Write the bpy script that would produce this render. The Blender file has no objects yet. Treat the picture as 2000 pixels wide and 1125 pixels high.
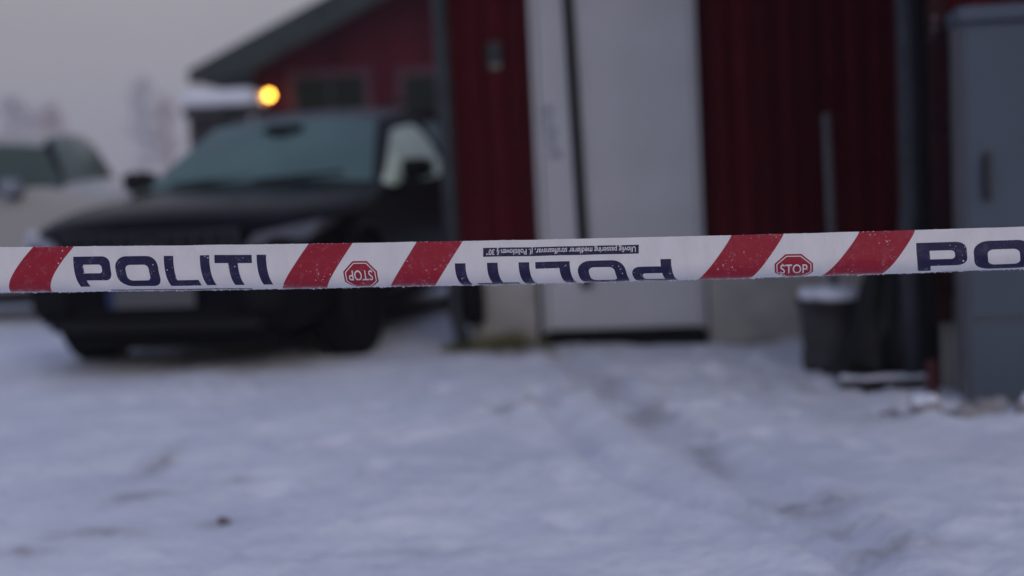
import bpy, bmesh, math, random
from mathutils import Vector, Matrix, noise

SC = bpy.context.scene
COL = SC.collection
rnd = random.Random(7)

# ------------------------------------------------------------------ camera
PITCH, ROLL, CAM_H = 0.09, 0.05, 1.10
F = Vector((0, math.cos(PITCH), -math.sin(PITCH)))
U0 = Vector((0, math.sin(PITCH), math.cos(PITCH)))
R = math.cos(ROLL) * Vector((1, 0, 0)) - math.sin(ROLL) * U0
U = math.sin(ROLL) * Vector((1, 0, 0)) + math.cos(ROLL) * U0
TAPE_D = 2.6
cd = bpy.data.cameras.new('camera')
cam = bpy.data.objects.new('camera', cd); COL.objects.link(cam)
mw = Matrix((R, U, -F)).transposed().to_4x4(); mw.translation = (0, 0, CAM_H)
cam.matrix_world = mw
cd.sensor_width = 36; cd.lens = 50.04
cd.clip_start = 0.05; cd.clip_end = 2000
cd.dof.use_dof = True; cd.dof.focus_distance = TAPE_D
cd.dof.aperture_fstop = 1.38; cd.dof.aperture_blades = 0
SC.camera = cam

# ------------------------------------------------------------------ world, sun, exposure
w = bpy.data.worlds.new('World'); SC.world = w; w.use_nodes = True
nt = w.node_tree; nt.nodes.clear()
sky = nt.nodes.new('ShaderNodeTexSky'); sky.sky_type = 'NISHITA'; sky.sun_disc = False
sky.air_density = 1.0; sky.dust_density = 6.0
sk = nt.nodes.new('ShaderNodeVectorMath'); sk.operation = 'SCALE'; sk.inputs['Scale'].default_value = 0.055
nt.links.new(sky.outputs[0], sk.inputs[0])
tc = nt.nodes.new('ShaderNodeTexCoord'); sx = nt.nodes.new('ShaderNodeSeparateXYZ')
nt.links.new(tc.outputs['Generated'], sx.inputs[0])
rp = nt.nodes.new('ShaderNodeValToRGB')
rp.color_ramp.elements[0].position = 0.0; rp.color_ramp.elements[0].color = (0.300, 0.288, 0.350, 1)
rp.color_ramp.elements[1].position = 0.75; rp.color_ramp.elements[1].color = (0.348, 0.405, 0.640, 1)
e = rp.color_ramp.elements.new(0.16); e.color = (0.392, 0.373, 0.398, 1)
nt.links.new(sx.outputs[2], rp.inputs[0])
mx = nt.nodes.new('ShaderNodeMix'); mx.data_type = 'RGBA'; mx.inputs[0].default_value = 0.82
nt.links.new(sk.outputs[0], mx.inputs[6]); nt.links.new(rp.outputs[0], mx.inputs[7])
cn = nt.nodes.new('ShaderNodeTexNoise'); cn.inputs['Scale'].default_value = 1.6; cn.inputs['Detail'].default_value = 3      # soft cloud cover
nt.links.new(tc.outputs['Generated'], cn.inputs['Vector'])
cm = nt.nodes.new('ShaderNodeMapRange'); cm.inputs[1].default_value = 0.3; cm.inputs[2].default_value = 0.7; cm.inputs[3].default_value = 0.92; cm.inputs[4].default_value = 1.08
nt.links.new(cn.outputs[0], cm.inputs[0])
cs = nt.nodes.new('ShaderNodeVectorMath'); cs.operation = 'SCALE'; nt.links.new(mx.outputs[2], cs.inputs[0]); nt.links.new(cm.outputs[0], cs.inputs['Scale'])
bg = nt.nodes.new('ShaderNodeBackground'); bg.inputs[1].default_value = 1.0
wo = nt.nodes.new('ShaderNodeOutputWorld')
nt.links.new(cs.outputs[0], bg.inputs[0]); nt.links.new(bg.outputs[0], wo.inputs[0])

sl = bpy.data.lights.new('sun', 'SUN'); sl.energy = 0.30; sl.angle = math.radians(50); sl.color = (1, 0.93, 0.92)
so = bpy.data.objects.new('sun', sl); COL.objects.link(so)
sd = Vector((0.42, -0.78, 0.46)).normalized()       # dull glow behind the camera, to the right
sky.sun_rotation = math.atan2(sd.x, sd.y); sky.sun_elevation = math.asin(sd.z)
so.rotation_euler = sd.to_track_quat('Z', 'Y').to_euler()

SC.render.engine = 'CYCLES'
SC.cycles.use_denoising = True
SC.cycles.volume_bounces = 1
SC.cycles.max_bounces = 8
SC.cycles.sample_clamp_indirect = 4.0
vs = SC.view_settings
vs.view_transform = 'Standard'; vs.look = 'None'; vs.exposure = 0.0; vs.gamma = 1.0; vs.use_curve_mapping = False

# ------------------------------------------------------------------ materials
MATS = {}
def mat(name, col, rough=0.6, metal=0.0, coat=0.0, var=0.0, vscale=6.0, bump=0.0, bscale=30.0, spec=0.5,
        frost=0.0, fscale=900.0, fcol=(0.72, 0.73, 0.78), emit=None, estr=0.0, trans=0.0, stretch=None, tint=0.0):
    m = bpy.data.materials.new(name); m.use_nodes = True; MATS[name] = m
    n = m.node_tree.nodes; l = m.node_tree.links
    b = n['Principled BSDF']
    b.inputs['Base Color'].default_value = (*col, 1)
    b.inputs['Roughness'].default_value = rough
    b.inputs['Metallic'].default_value = metal
    b.inputs['Coat Weight'].default_value = coat
    b.inputs['Coat Roughness'].default_value = 0.08
    b.inputs['Specular IOR Level'].default_value = spec
    t = n.new('ShaderNodeTexCoord'); src = t.outputs['Object']
    if stretch:
        mp = n.new('ShaderNodeMapping'); mp.inputs['Scale'].default_value = stretch
        l.new(src, mp.inputs[0]); src = mp.outputs[0]
    out = None
    if var > 0:
        no = n.new('ShaderNodeTexNoise'); no.inputs['Scale'].default_value = vscale; no.inputs['Detail'].default_value = 5
        l.new(src, no.inputs['Vector'])
        mr = n.new('ShaderNodeMapRange'); mr.inputs[1].default_value = 0.3; mr.inputs[2].default_value = 0.7
        mr.inputs[3].default_value = 1 - var; mr.inputs[4].default_value = 1 + var
        l.new(no.outputs[0], mr.inputs[0])
        vm = n.new('ShaderNodeVectorMath'); vm.operation = 'SCALE'; vm.inputs[0].default_value = col
        l.new(mr.outputs[0], vm.inputs['Scale']); out = vm.outputs[0]
    if frost > 0:
        vo = n.new('ShaderNodeTexVoronoi'); vo.inputs['Scale'].default_value = fscale
        l.new(src, vo.inputs['Vector'])
        n2 = n.new('ShaderNodeTexNoise'); n2.inputs['Scale'].default_value = fscale * 0.09; n2.inputs['Detail'].default_value = 3
        l.new(src, n2.inputs['Vector'])
        th = n.new('ShaderNodeMapRange'); th.inputs[1].default_value = 0.35; th.inputs[2].default_value = 0.75
        th.inputs[3].default_value = 0.02; th.inputs[4].default_value = 0.02 + 0.5 * frost
        l.new(n2.outputs[0], th.inputs[0])
        at = n.new('ShaderNodeAttribute'); at.attribute_name = 'frost'
        ad = n.new('ShaderNodeMath'); ad.operation = 'ADD'
        l.new(th.outputs[0], ad.inputs[0]); l.new(at.outputs['Fac'], ad.inputs[1])
        sb = n.new('ShaderNodeMath'); sb.operation = 'SUBTRACT'
        l.new(ad.outputs[0], sb.inputs[0]); l.new(vo.outputs['Distance'], sb.inputs[1])
        mm = n.new('ShaderNodeMapRange'); mm.inputs[1].default_value = -0.05; mm.inputs[2].default_value = 0.18
        mm.inputs[3].default_value = 0.0; mm.inputs[4].default_value = 0.85
        l.new(sb.outputs[0], mm.inputs[0])
        mi = n.new('ShaderNodeMix'); mi.data_type = 'RGBA'
        l.new(mm.outputs[0], mi.inputs[0])
        if out: l.new(out, mi.inputs[6])
        else: mi.inputs[6].default_value = (*col, 1)
        mi.inputs[7].default_value = (*fcol, 1); out = mi.outputs[2]
    if tint > 0:
        oi = n.new('ShaderNodeObjectInfo'); tr = n.new('ShaderNodeMapRange'); tr.inputs[3].default_value = 1 - tint; tr.inputs[4].default_value = 1 + tint
        l.new(oi.outputs['Random'], tr.inputs[0]); tv_ = n.new('ShaderNodeVectorMath'); tv_.operation = 'SCALE'
        if out: l.new(out, tv_.inputs[0])
        else: tv_.inputs[0].default_value = col
        l.new(tr.outputs[0], tv_.inputs['Scale']); out = tv_.outputs[0]
    if out: l.new(out, b.inputs['Base Color'])
    if bump > 0:
        nb = n.new('ShaderNodeTexNoise'); nb.inputs['Scale'].default_value = bscale; nb.inputs['Detail'].default_value = 6
        l.new(src, nb.inputs['Vector'])
        bu = n.new('ShaderNodeBump'); bu.inputs['Strength'].default_value = bump; bu.inputs['Distance'].default_value = 0.02
        l.new(nb.outputs[0], bu.inputs['Height']); l.new(bu.outputs[0], b.inputs['Normal'])
    if emit:
        b.inputs['Emission Color'].default_value = (*emit, 1); b.inputs['Emission Strength'].default_value = estr
    if trans:
        b.inputs['Transmission Weight'].default_value = trans
    return m

mat('tape_white', (0.75, 0.72, 0.715), 0.40, var=0.05, vscale=30, spec=0.45, bump=0.12, bscale=45, stretch=(1, 1, 0.5))
mat('tape_red', (0.33, 0.011, 0.030), 0.42, frost=0.62, fscale=760, var=0.12, vscale=300, spec=0.3)
mat('tape_navy', (0.016, 0.013, 0.060), 0.45, frost=0.60, fscale=700, var=0.2, vscale=300, spec=0.3)
mat('frost_grain', (0.86, 0.87, 0.92), 0.35)
mat('red_paint', (0.070, 0.0068, 0.0108), 0.65, tint=0.25, spec=0.05, var=0.25, vscale=5, bump=0.15, bscale=60, stretch=(6, 6, 0.6))
mat('red_paint_far', (0.080, 0.011, 0.020), 0.65, tint=0.2, spec=0.05, var=0.2, vscale=3, stretch=(4, 4, 0.5))
mat('red_trim', (0.030, 0.009, 0.010), 0.7, var=0.3, vscale=8, frost=0.8, fscale=15, spec=0.1, fcol=(0.22, 0.21, 0.22))
mat('dark_void', (0.006, 0.006, 0.007), 0.9)
mat('plinth', (0.40, 0.38, 0.35), 0.85, var=0.18, vscale=5, bump=0.3, bscale=40)
mat('door_white', (0.50, 0.50, 0.515), 0.42, var=0.06, vscale=3)
mat('rubber_black', (0.006, 0.006, 0.007), 0.8, spec=0.15)
mat('pipe_grey', (0.035, 0.040, 0.046), 0.55, spec=0.25, var=0.2, vscale=6)
mat('pipe_blue', (0.036, 0.038, 0.046), 0.5, spec=0.25, var=0.25, vscale=9)
mat('print_grey', (0.22, 0.23, 0.30), 0.6, var=0.3, vscale=60)
mat('box_beige', (0.24, 0.22, 0.18), 0.6, var=0.2, vscale=40)
mat('roof_dark', (0.040, 0.052, 0.050), 0.65, spec=0.2, var=0.2, vscale=3)
mat('pane_dark', (0.012, 0.018, 0.013), 0.3, spec=0.15, var=0.2, vscale=1.5)
mat('trim_pale', (0.085, 0.024, 0.038), 0.6, var=0.2, vscale=4)
mat('wood_dark', (0.040, 0.036, 0.040), 0.7, var=0.3, vscale=5)
mat('car_black', (0.006, 0.006, 0.008), 0.22, var=0.2, vscale=2, spec=0.014)
mat('roof_frost', (0.055, 0.054, 0.062), 0.6, var=0.3, vscale=6, spec=0.2)
mat('car_plastic', (0.007, 0.007, 0.008), 0.6, spec=0.2)
mat('car_chrome', (0.30, 0.30, 0.33), 0.25, metal=0.9)
mat('grille_satin', (0.030, 0.030, 0.040), 0.4, metal=0.3)
mat('frost_glass', (0.086, 0.158, 0.145), 0.45, spec=0.3, var=0.16, vscale=2.0, bump=0.05, bscale=60)
mat('frost_glass_backlit', (0.82, 0.94, 0.70), 0.5, var=0.10, vscale=5.0)  # brightness of backlit frost is put into the colour
mat('glass_green', (0.055, 0.085, 0.066), 0.22, var=0.12, vscale=2)
mat('glass_green_pale', (0.085, 0.120, 0.098), 0.25, var=0.1, vscale=2)
mat('headlamp', (0.22, 0.23, 0.28), 0.2, coat=1.0, var=0.2, vscale=20)
mat('headlamp_dark', (0.06, 0.06, 0.07), 0.2, coat=1.0, var=0.2, vscale=20)
mat('tyre', (0.007, 0.007, 0.008), 0.9, spec=0.15, var=0.2, vscale=20)
mat('rim', (0.10, 0.10, 0.11), 0.4, metal=0.7)
mat('plate_white', (0.085, 0.088, 0.09), 0.5, var=0.05, vscale=30)
mat('plate_blue', (0.006, 0.018, 0.085), 0.5)
mat('tail_red', (0.25, 0.01, 0.012), 0.25, coat=1.0)
mat('car_white', (0.40, 0.385, 0.360), 0.35, coat=0.4, var=0.10, vscale=1.6)
mat('mirror_pale', (0.22, 0.25, 0.30), 0.3, coat=0.5)
mat('tub_plastic', (0.040, 0.038, 0.040), 0.6, var=0.35, vscale=10, frost=0.12, fscale=60, spec=0.25)
mat('snow_cap', (0.80, 0.82, 0.88), 0.6, var=0.04, vscale=8, bump=0.4, bscale=40)
mat('stick_wood', (0.10, 0.10, 0.105), 0.7, var=0.25, vscale=12, stretch=(8, 8, 0.6))
mat('tarp', (0.010, 0.010, 0.011), 0.6, spec=0.25, var=0.4, vscale=8, bump=0.4, bscale=18)
mat('shovel_red', (0.085, 0.010, 0.013), 0.5, var=0.3, vscale=12)
mat('cab_blue', (0.078, 0.098, 0.128), 0.5, spec=0.3, var=0.07, vscale=3)
mat('cab_edge', (0.13, 0.13, 0.14), 0.5, var=0.1, vscale=6)
mat('handle_black', (0.020, 0.020, 0.026), 0.4)
mat('stone', (0.27, 0.26, 0.265), 0.85, var=0.35, vscale=9, bump=0.5, bscale=20)
mat('dirt', (0.15, 0.125, 0.12), 0.9, var=0.4, vscale=30)
mat('grass_dry', (0.15, 0.145, 0.055), 0.8, var=0.4, vscale=14)
mat('bark', (0.55, 0.53, 0.55), 0.9, var=0.3, vscale=3)
mat('twig_frost', (0.66, 0.63, 0.64), 0.9, var=0.2, vscale=0.6)
mat('twig_warm', (0.68, 0.58, 0.55), 0.9, var=0.2, vscale=0.6)
mat('lamp_glass', (0.9, 0.6, 0.2), 0.4, emit=(1.0, 0.44, 0.045), estr=15.0)

# ------------------------------------------------------------------ helpers
def link(o): COL.objects.link(o); return o
def mesh_obj(name, me, m=None, parent=None, smooth=False):
    o = link(bpy.data.objects.new(name, me))
    if m:
        me.materials.clear(); me.materials.append(MATS[m])
    if parent: o.parent = parent
    if smooth:
        for p in me.polygons: p.use_smooth = True
    return o
def bm_obj(name, bm, m, parent=None, smooth=False):
    me = bpy.data.meshes.new(name); bmesh.ops.recalc_face_normals(bm, faces=bm.faces[:]); bm.to_mesh(me); bm.free()
    return mesh_obj(name, me, m, parent, smooth)
def py_obj(name, v, f, m, parent=None, smooth=False):
    me = bpy.data.meshes.new(name); me.from_pydata(v, [], f); me.update()
    return mesh_obj(name, me, m, parent, smooth)
def empty(name, loc=(0, 0, 0), rz=0.0):
    o = link(bpy.data.objects.new(name, None)); o.location = loc; o.rotation_euler = (0, 0, rz); o.empty_display_size = 0.2
    return o
def tag(o, label, cat, group=None):
    o['label'] = label; o['category'] = cat
    if group: o['group'] = group
    return o
def add_box(bm, x0, x1, y0, y1, z0, z1, bev=0.0, M=None):
    vs_ = [bm.verts.new((x, y, z)) for x in (x0, x1) for y in (y0, y1) for z in (z0, z1)]
    fs = [bm.faces.new([vs_[i] for i in q]) for q in ((0, 1, 3, 2), (4, 6, 7, 5), (0, 4, 5, 1), (2, 3, 7, 6), (0, 2, 6, 4), (1, 5, 7, 3))]
    if bev > 0:
        ed = list({e_ for f_ in fs for e_ in f_.edges})
        r_ = bmesh.ops.bevel(bm, geom=ed, offset=bev, segments=2, affect='EDGES', profile=0.6)
        vs_ = list({v for f_ in r_['faces'] for v in f_.verts} | set(v for v in vs_ if v.is_valid))
    if M is not None:
        for v in vs_:
            if v.is_valid: v.co = M @ v.co
def box(name, x0, x1, y0, y1, z0, z1, m, parent=None, bev=0.0, M=None):
    bm = bmesh.new(); add_box(bm, x0, x1, y0, y1, z0, z1, bev, M); return bm_obj(name, bm, m, parent)
def lathe(bm, prof, seg=24, M=None, close=True):
    rings = []
    for r_, z_ in prof:
        ring = []
        for k in range(seg):
            a = 2 * math.pi * k / seg; p = Vector((r_ * math.cos(a), r_ * math.sin(a), z_))
            ring.append(bm.verts.new(M @ p if M is not None else p))
        rings.append(ring)
    for a, b in zip(rings, rings[1:]):
        for k in range(seg):
            bm.faces.new((a[k], a[(k + 1) % seg], b[(k + 1) % seg], b[k]))
    if close:
        bm.faces.new(rings[0][::-1]); bm.faces.new(rings[-1])
    return rings
def tube(bm, pts, rad, seg=10):
    pts = [Vector(p) for p in pts]; rings = []
    rr = rad if isinstance(rad, (list, tuple)) else [rad] * len(pts)
    for i, p in enumerate(pts):
        d = (pts[min(i + 1, len(pts) - 1)] - pts[max(i - 1, 0)]).normalized()
        ax = Vector((1, 0, 0)) if abs(d.x) < 0.8 else Vector((0, 1, 0))
        u = d.cross(ax).normalized(); v = d.cross(u)
        rings.append([bm.verts.new(p + rr[i] * (math.cos(2 * math.pi * k / seg) * u + math.sin(2 * math.pi * k / seg) * v)) for k in range(seg)])
    for a, b in zip(rings, rings[1:]):
        for k in range(seg): bm.faces.new((a[k], a[(k + 1) % seg], b[(k + 1) % seg], b[k]))
    bm.faces.new(rings[0][::-1]); bm.faces.new(rings[-1])
def sstep(a, b, x):
    t = max(0.0, min(1.0, (x - a) / (b - a))); return t * t * (3 - 2 * t)
def seg_dist(px, py, path):
    best = 9e9
    for (ax, ay), (bx, by) in zip(path, path[1:]):
        dx, dy = bx - ax, by - ay
        t = max(0, min(1, ((px - ax) * dx + (py - ay) * dy) / (dx * dx + dy * dy)))
        d = math.hypot(px - ax - t * dx, py - ay - t * dy)
        if d < best: best = d
    return best

# ------------------------------------------------------------------ snow ground
TRACKS = [([(0.28, 8.0), (0.36, 7.24), (0.52, 6.06), (0.62, 5.36), (0.73, 4.88), (0.84, 4.15), (0.92, 3.0), (0.95, 1.5)], 0.10),
          ([(0.10, 6.6), (0.21, 5.78), (0.31, 4.98), (0.46, 4.52), (0.66, 4.18), (0.90, 3.5), (1.1, 2.0)], 0.05),
          ([(-0.1, 6.35), (0.05, 6.30), (0.22, 6.45), (0.36, 6.8)], 0.06),
          ([(-0.9, 5.6), (-0.3, 6.0), (0.0, 6.3)], 0.05)]
SPOTS = [(0.87, 4.26, 0.13, 0.08, 0.6), (0.93, 3.98, 0.10, 0.05, 0.35), (0.55, 5.95, 0.09, 0.22, 0.6), (0.42, 6.75, 0.08, 0.35, 0.45), (0.68, 5.2, 0.06, 0.35, 0.45), (0.02, 6.33, 0.14, 0.06, 0.5),
         (-1.41, 5.45, 0.05, 0.20, 0.55), (-1.34, 4.9, 0.09, 0.08, 0.55), (-1.32, 4.35, 0.12, 0.06, 0.55), (-1.50, 4.15, 0.10, 0.05, 0.45),
         (-0.96, 4.43, 0.05, 0.05, 0.6), (0.98, 3.72, 0.16, 0.05, 0.45), (-0.25, 3.98, 0.2, 0.05, 0.2), (1.75, 5.6, 0.35, 0.12, 0.5),
         (1.55, 6.5, 0.4, 0.25, 0.30), (0.03, 8.15, 0.4, 0.14, 0.7), (-1.02, 5.1, 0.06, 0.06, 0.35)]
STEPS = []
_r = random.Random(5)
for k in range(9): STEPS.append((0.95 + 0.02 * k + 0.10 * (-1) ** k + _r.gauss(0, .03), 7.9 - 0.36 * k + _r.gauss(0, .05), 0.08))
for k in range(8): STEPS.append((-0.35 - 0.06 * k + 0.10 * (-1) ** k + _r.gauss(0, .04), 7.7 - 0.42 * k + _r.gauss(0, .05), -0.15))
for k in range(26): STEPS.append((_r.uniform(0.6, 1.7), _r.uniform(5.6, 7.9), _r.uniform(-1, 1)))
for k in range(7): STEPS.append((_r.uniform(-2.2, 0.6), _r.uniform(3.7, 7.6), _r.uniform(-1, 1)))
def ground_h(x, y):
    h = 0.030 * noise.noise(Vector((x * 0.8, y * 0.8, 0.3))) + 0.016 * noise.noise(Vector((x * 2.7, y * 2.7, 4.0)))
    if 1 < y < 13 and -6 < x < 5:
        tramp = 0.6 + 0.9 * sstep(-0.1, 0.35, noise.noise(Vector((x * 0.9, y * 0.7, 7.0))))           # trodden and untouched areas
        h += tramp * (0.013 * noise.noise(Vector((x * 6.5, y * 6.5, 9.0))) + 0.010 * noise.noise(Vector((x * 15, y * 15, 2.0)))) + 0.010 * max(0.0, noise.noise(Vector((x * 11, y * 11, 5.0))) - 0.15)
        for fx, fy, fa in STEPS:                                                                    # old footprints
            dx, dy = x - fx, y - fy
            if abs(dx) < 0.3 and abs(dy) < 0.3:
                q = ((dx * math.cos(fa) + dy * math.sin(fa)) / 0.055) ** 2 + ((-dx * math.sin(fa) + dy * math.cos(fa)) / 0.135) ** 2
                h += -0.026 * math.exp(-q * q) + 0.012 * math.exp(-(q - 1.8) ** 2)
        for path, wd in TRACKS:
            d = seg_dist(x, y, path)
            if d < wd * 3.5:
                h += -0.022 * (1 - sstep(wd * 0.6, wd * 1.3, d)) + 0.016 * math.exp(-((d - wd * 1.7) / (wd * 0.6)) ** 2)
        # loose heap in front of the cabinet
        h += 0.07 * math.exp(-((x - 1.95) / 0.45) ** 2 - ((y - 5.42) / 0.20) ** 2) * (0.7 + 0.6 * noise.noise(Vector((x * 9, y * 9, 1))))
    return h
def grid_axis(lo, hi, step, far_lo, far_hi):
    a = []; x = lo; g = step
    while x > far_lo: g *= 1.45; x -= g; a.append(max(x, far_lo))
    a = a[::-1]
    n = int(round((hi - lo) / step)); a += [lo + i * step for i in range(n + 1)]
    x = hi; g = step
    while x < far_hi: g *= 1.45; x += g; a.append(min(x, far_hi))
    return a
gx = grid_axis(-5.0, 3.6, 0.035, -260, 200); gy = grid_axis(3.0, 10.0, 0.032, -80, 330)
gv = []; dirt = []; wear = []
for y in gy:
    for x in gx:
        h = ground_h(x, y); gv.append((x, y, h))
        d_ = 0.0; tr = 0.0
        if 1 < y < 13 and -6 < x < 5:
            for cx, cy, rx, ry, s in SPOTS:
                q = ((x - cx) / rx) ** 2 + ((y - cy) / ry) ** 2
                if q < 6: d_ = max(d_, s * math.exp(-q * 0.7))
            for path, wd in TRACKS:
                q = seg_dist(x, y, path)
                if q < wd * 2: tr = max(tr, 1 - sstep(wd * 0.6, wd * 1.5, q))
        dirt.append(d_); wear.append(tr)
nx = len(gx)
gf = [(j * nx + i, j * nx + i + 1, (j + 1) * nx + i + 1, (j + 1) * nx + i) for j in range(len(gy) - 1) for i in range(nx - 1)]
m = bpy.data.materials.new('snow'); m.use_nodes = True; MATS['snow'] = m
n = m.node_tree.nodes; l = m.node_tree.links; b = n['Principled BSDF']
b.inputs['Roughness'].default_value = 0.6; b.inputs['Specular IOR Level'].default_value = 0.2
t = n.new('ShaderNodeTexCoord')
def nz(scale, det, src=None):
    q = n.new('ShaderNodeTexNoise'); q.inputs['Scale'].default_value = scale; q.inputs['Detail'].default_value = det
    l.new(t.outputs['Object'], q.inputs['Vector']); return q.outputs[0]
def mapr(src, a, b_, c, d):
    q = n.new('ShaderNodeMapRange'); q.inputs[1].default_value = a; q.inputs[2].default_value = b_
    q.inputs[3].default_value = c; q.inputs[4].default_value = d; l.new(src, q.inputs[0]); return q.outputs[0]
def mixc(f, a, b_):
    q = n.new('ShaderNodeMix'); q.data_type = 'RGBA'; l.new(f, q.inputs[0])
    for i, c in ((6, a), (7, b_)):
        if isinstance(c, tuple): q.inputs[i].default_value = (*c, 1)
        else: l.new(c, q.inputs[i])
    return q.outputs[2]
def math2(op, a, b_):
    q = n.new('ShaderNodeMath'); q.operation = op
    for i, c in ((0, a), (1, b_)):
        if isinstance(c, float): q.inputs[i].default_value = c
        else: l.new(c, q.inputs[i])
    return q.outputs[0]
ad = n.new('ShaderNodeAttribute'); ad.attribute_name = 'dirt'
aw = n.new('ShaderNodeAttribute'); aw.attribute_name = 'wear'
c1 = mixc(mapr(nz(1.6, 6), 0.35, 0.68, 0, 1), (0.70, 0.72, 0.79), (0.87, 0.875, 0.91))       # packed / fresh snow
c1 = mixc(mapr(nz(9, 5), 0.54, 0.70, 0, 0.6), c1, (0.60, 0.63, 0.715))
c1 = mixc(math2('MULTIPLY', aw.outputs['Fac'], mapr(nz(5, 5), 0.3, 0.7, 0.0, 0.6)), c1, (0.56, 0.575, 0.65))
c1 = mixc(mapr(nz(26, 4), 0.66, 0.80, 0, 0.5), c1, (0.52, 0.45, 0.42))                      # sand grains spread on the yard
dd = math2('MULTIPLY', ad.outputs['Fac'], mapr(nz(14, 6), 0.32, 0.62, 0.25, 1.3))
c1 = mixc(dd, c1, (0.20, 0.175, 0.165))
l.new(c1, b.inputs['Base Color'])
bu = n.new('ShaderNodeBump'); bu.inputs['Strength'].default_value = 0.55; bu.inputs['Distance'].default_value = 0.03
l.new(nz(22, 8), bu.inputs['Height']); l.new(bu.outputs[0], b.inputs['Normal'])
snow = py_obj('snow_ground', gv, gf, 'snow', smooth=True); snow['kind'] = 'structure'
for nm, dat in (('dirt', dirt), ('wear', wear)):
    a = snow.data.attributes.new(nm, 'FLOAT', 'POINT'); a.data.foreach_set('value', dat)

# ------------------------------------------------------------------ main red building (local x along the wall, y into the building)
BA = 0.16
BLD = tag(empty('red_building', (0.17, 8.32, 0), -BA), 'near red boarded building with pale door behind the tape', 'building')
WH = 2.75
# wall cores stand behind the boards
box('wall', -0.44, 2.04, 0.10, 0.22, 0.0, WH, 'dark_void', BLD)
box('wall', -0.44, -0.34, 0.22, 0.95, 0.0, WH, 'dark_void', BLD)
box('wall', 2.14, 5.0, -1.84, -1.74, 0.0, WH, 'dark_void', BLD)
box('wall', 2.06, 2.14, -1.84, 5.2, 0.0, WH, 'dark_void', BLD)
# concrete plinth
box('plinth', -0.37, -0.035, 0.035, 0.098, -0.05, 0.52, 'plinth', BLD, bev=0.006)
box('plinth', 0.968, 2.018, 0.035, 0.098, -0.05, 0.50, 'plinth', BLD, bev=0.006)
box('plinth', -0.438, -0.372, 0.06, 0.95, -0.05, 0.50, 'plinth', BLD)
box('plinth', 2.020, 2.047, -1.80, 0.033, -0.05, 0.42, 'plinth', BLD)
box('plinth', 2.05, 5.0, -1.862, -1.842, -0.05, 0.42, 'plinth', BLD)
board_cache = {}
def board(x0, wd, z0, z1, y, parent, mm='red_paint', thick=0.022, axis='x', name='board'):
    key = (round(wd, 4), round(z1 - z0, 3), mm, thick, axis)
    if key not in board_cache:
        bm = bmesh.new()
        if axis == 'x': add_box(bm, 0, wd, -thick, 0, 0, z1 - z0, 0.003)
        else: add_box(bm, -thick, 0, 0, wd, 0, z1 - z0, 0.003)
        me = bpy.data.meshes.new(name); bmesh.ops.recalc_face_normals(bm, faces=bm.faces[:]); bm.to_mesh(me); bm.free()
        me.materials.append(MATS[mm]); board_cache[key] = me
    o = link(bpy.data.objects.new(name, board_cache[key])); o.parent = parent
    o.location = (x0, y, z0) if axis == 'x' else (y, x0, z0)
    return o
def clad(x0, x1, z0, z1, y, parent, mm='red_paint', pitch=0.125, axis='x'):
    # recessed under boards with narrower over boards standing proud of the joints
    x = x0; k = 0
    while x < x1 - 0.02:
        wd = min(pitch - 0.012, x1 - x)
        board(x, wd, z0, z1, y, parent, mm, axis=axis)
        if x + pitch + 0.03 < x1: board(x + pitch - 0.044, 0.076, z0 - 0.01, z1, y - 0.0235, parent, mm, axis=axis, thick=0.030)
        x += pitch; k += 1
clad(-0.46, -0.006, 0.50, WH, 0.098, BLD)
clad(0.960, 2.02, 0.48, WH, 0.098, BLD)
clad(-0.004, 0.958, 2.20, WH, 0.098, BLD)
clad(0.10, 0.95, 0.48, WH, -0.442, BLD, axis='y')                      # unseen left flank, cut short so sky light reaches the parked car
clad(-1.80, 0.05, 0.40, WH, 2.048, BLD, axis='y')                     # return wall of the wing
clad(2.07, 5.0, 0.40, WH, -1.845, BLD)
box('corner_trim', 1.985, 2.060, -1.905, -1.868, 0.30, WH, 'red_trim', BLD, bev=0.004)
box('corner_trim', -0.475, -0.45, 0.03, 0.075, 0.50, WH, 'red_paint', BLD, bev=0.003)
box('wall', -0.34, 2.04, 0.85, 0.95, 0.0, WH, 'red_paint', BLD)  # unseen back wall, set shallow to let sky light past
# unseen roof, its overhang added to shade the wall
roof = box('roof', -0.60, 1.53, -0.55, 1.10, WH + 0.02, WH + 0.22, 'roof_dark', BLD)
box('roof_snow', -0.58, 1.51, -0.53, 1.08, WH + 0.223, WH + 0.36, 'snow_cap', roof, bev=0.05)
roof = box('roof', 1.54, 5.4, -2.35, 5.4, WH + 0.02, WH + 0.22, 'roof_dark', BLD)
box('roof_snow', 1.56, 5.38, -2.33, 5.38, WH + 0.223, WH + 0.36, 'snow_cap', roof, bev=0.05)
# door leaf in its frame
frm = bmesh.new()
add_box(frm, 0.000, 0.030, 0.012, 0.097, 0.02, 2.196, 0.003); add_box(frm, 0.930, 0.955, 0.012, 0.097, 0.02, 2.196, 0.003)
add_box(frm, 0.032, 0.928, 0.012, 0.097, 2.150, 2.196, 0.003)
bm_obj('door_frame', frm, 'door_white', BLD)
door = box('door', 0.036, 0.924, 0.025, 0.07, 0.085, 2.145, 'door_white', BLD, bev=0.004)
box('threshold', 0.005, 0.953, -0.02, 0.095, -0.04, 0.075, 'rubber_black', BLD, bev=0.006)  # black sill colour includes the shadow below the door
bm = bmesh.new(); tube(bm, [(0.232, 0.012, 2.13), (0.240, 0.012, 1.7), (0.264, 0.012, 0.42)], 0.031, 10)
rod = bm_obj('locking_rod', bm, 'rubber_black', door, True)
bm = bmesh.new(); add_box(bm, 0.238, 0.300, -0.020, 0.022, 0.335, 0.42, 0.014); bm_obj('rod_end', bm, 'rubber_black', rod)
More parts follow.
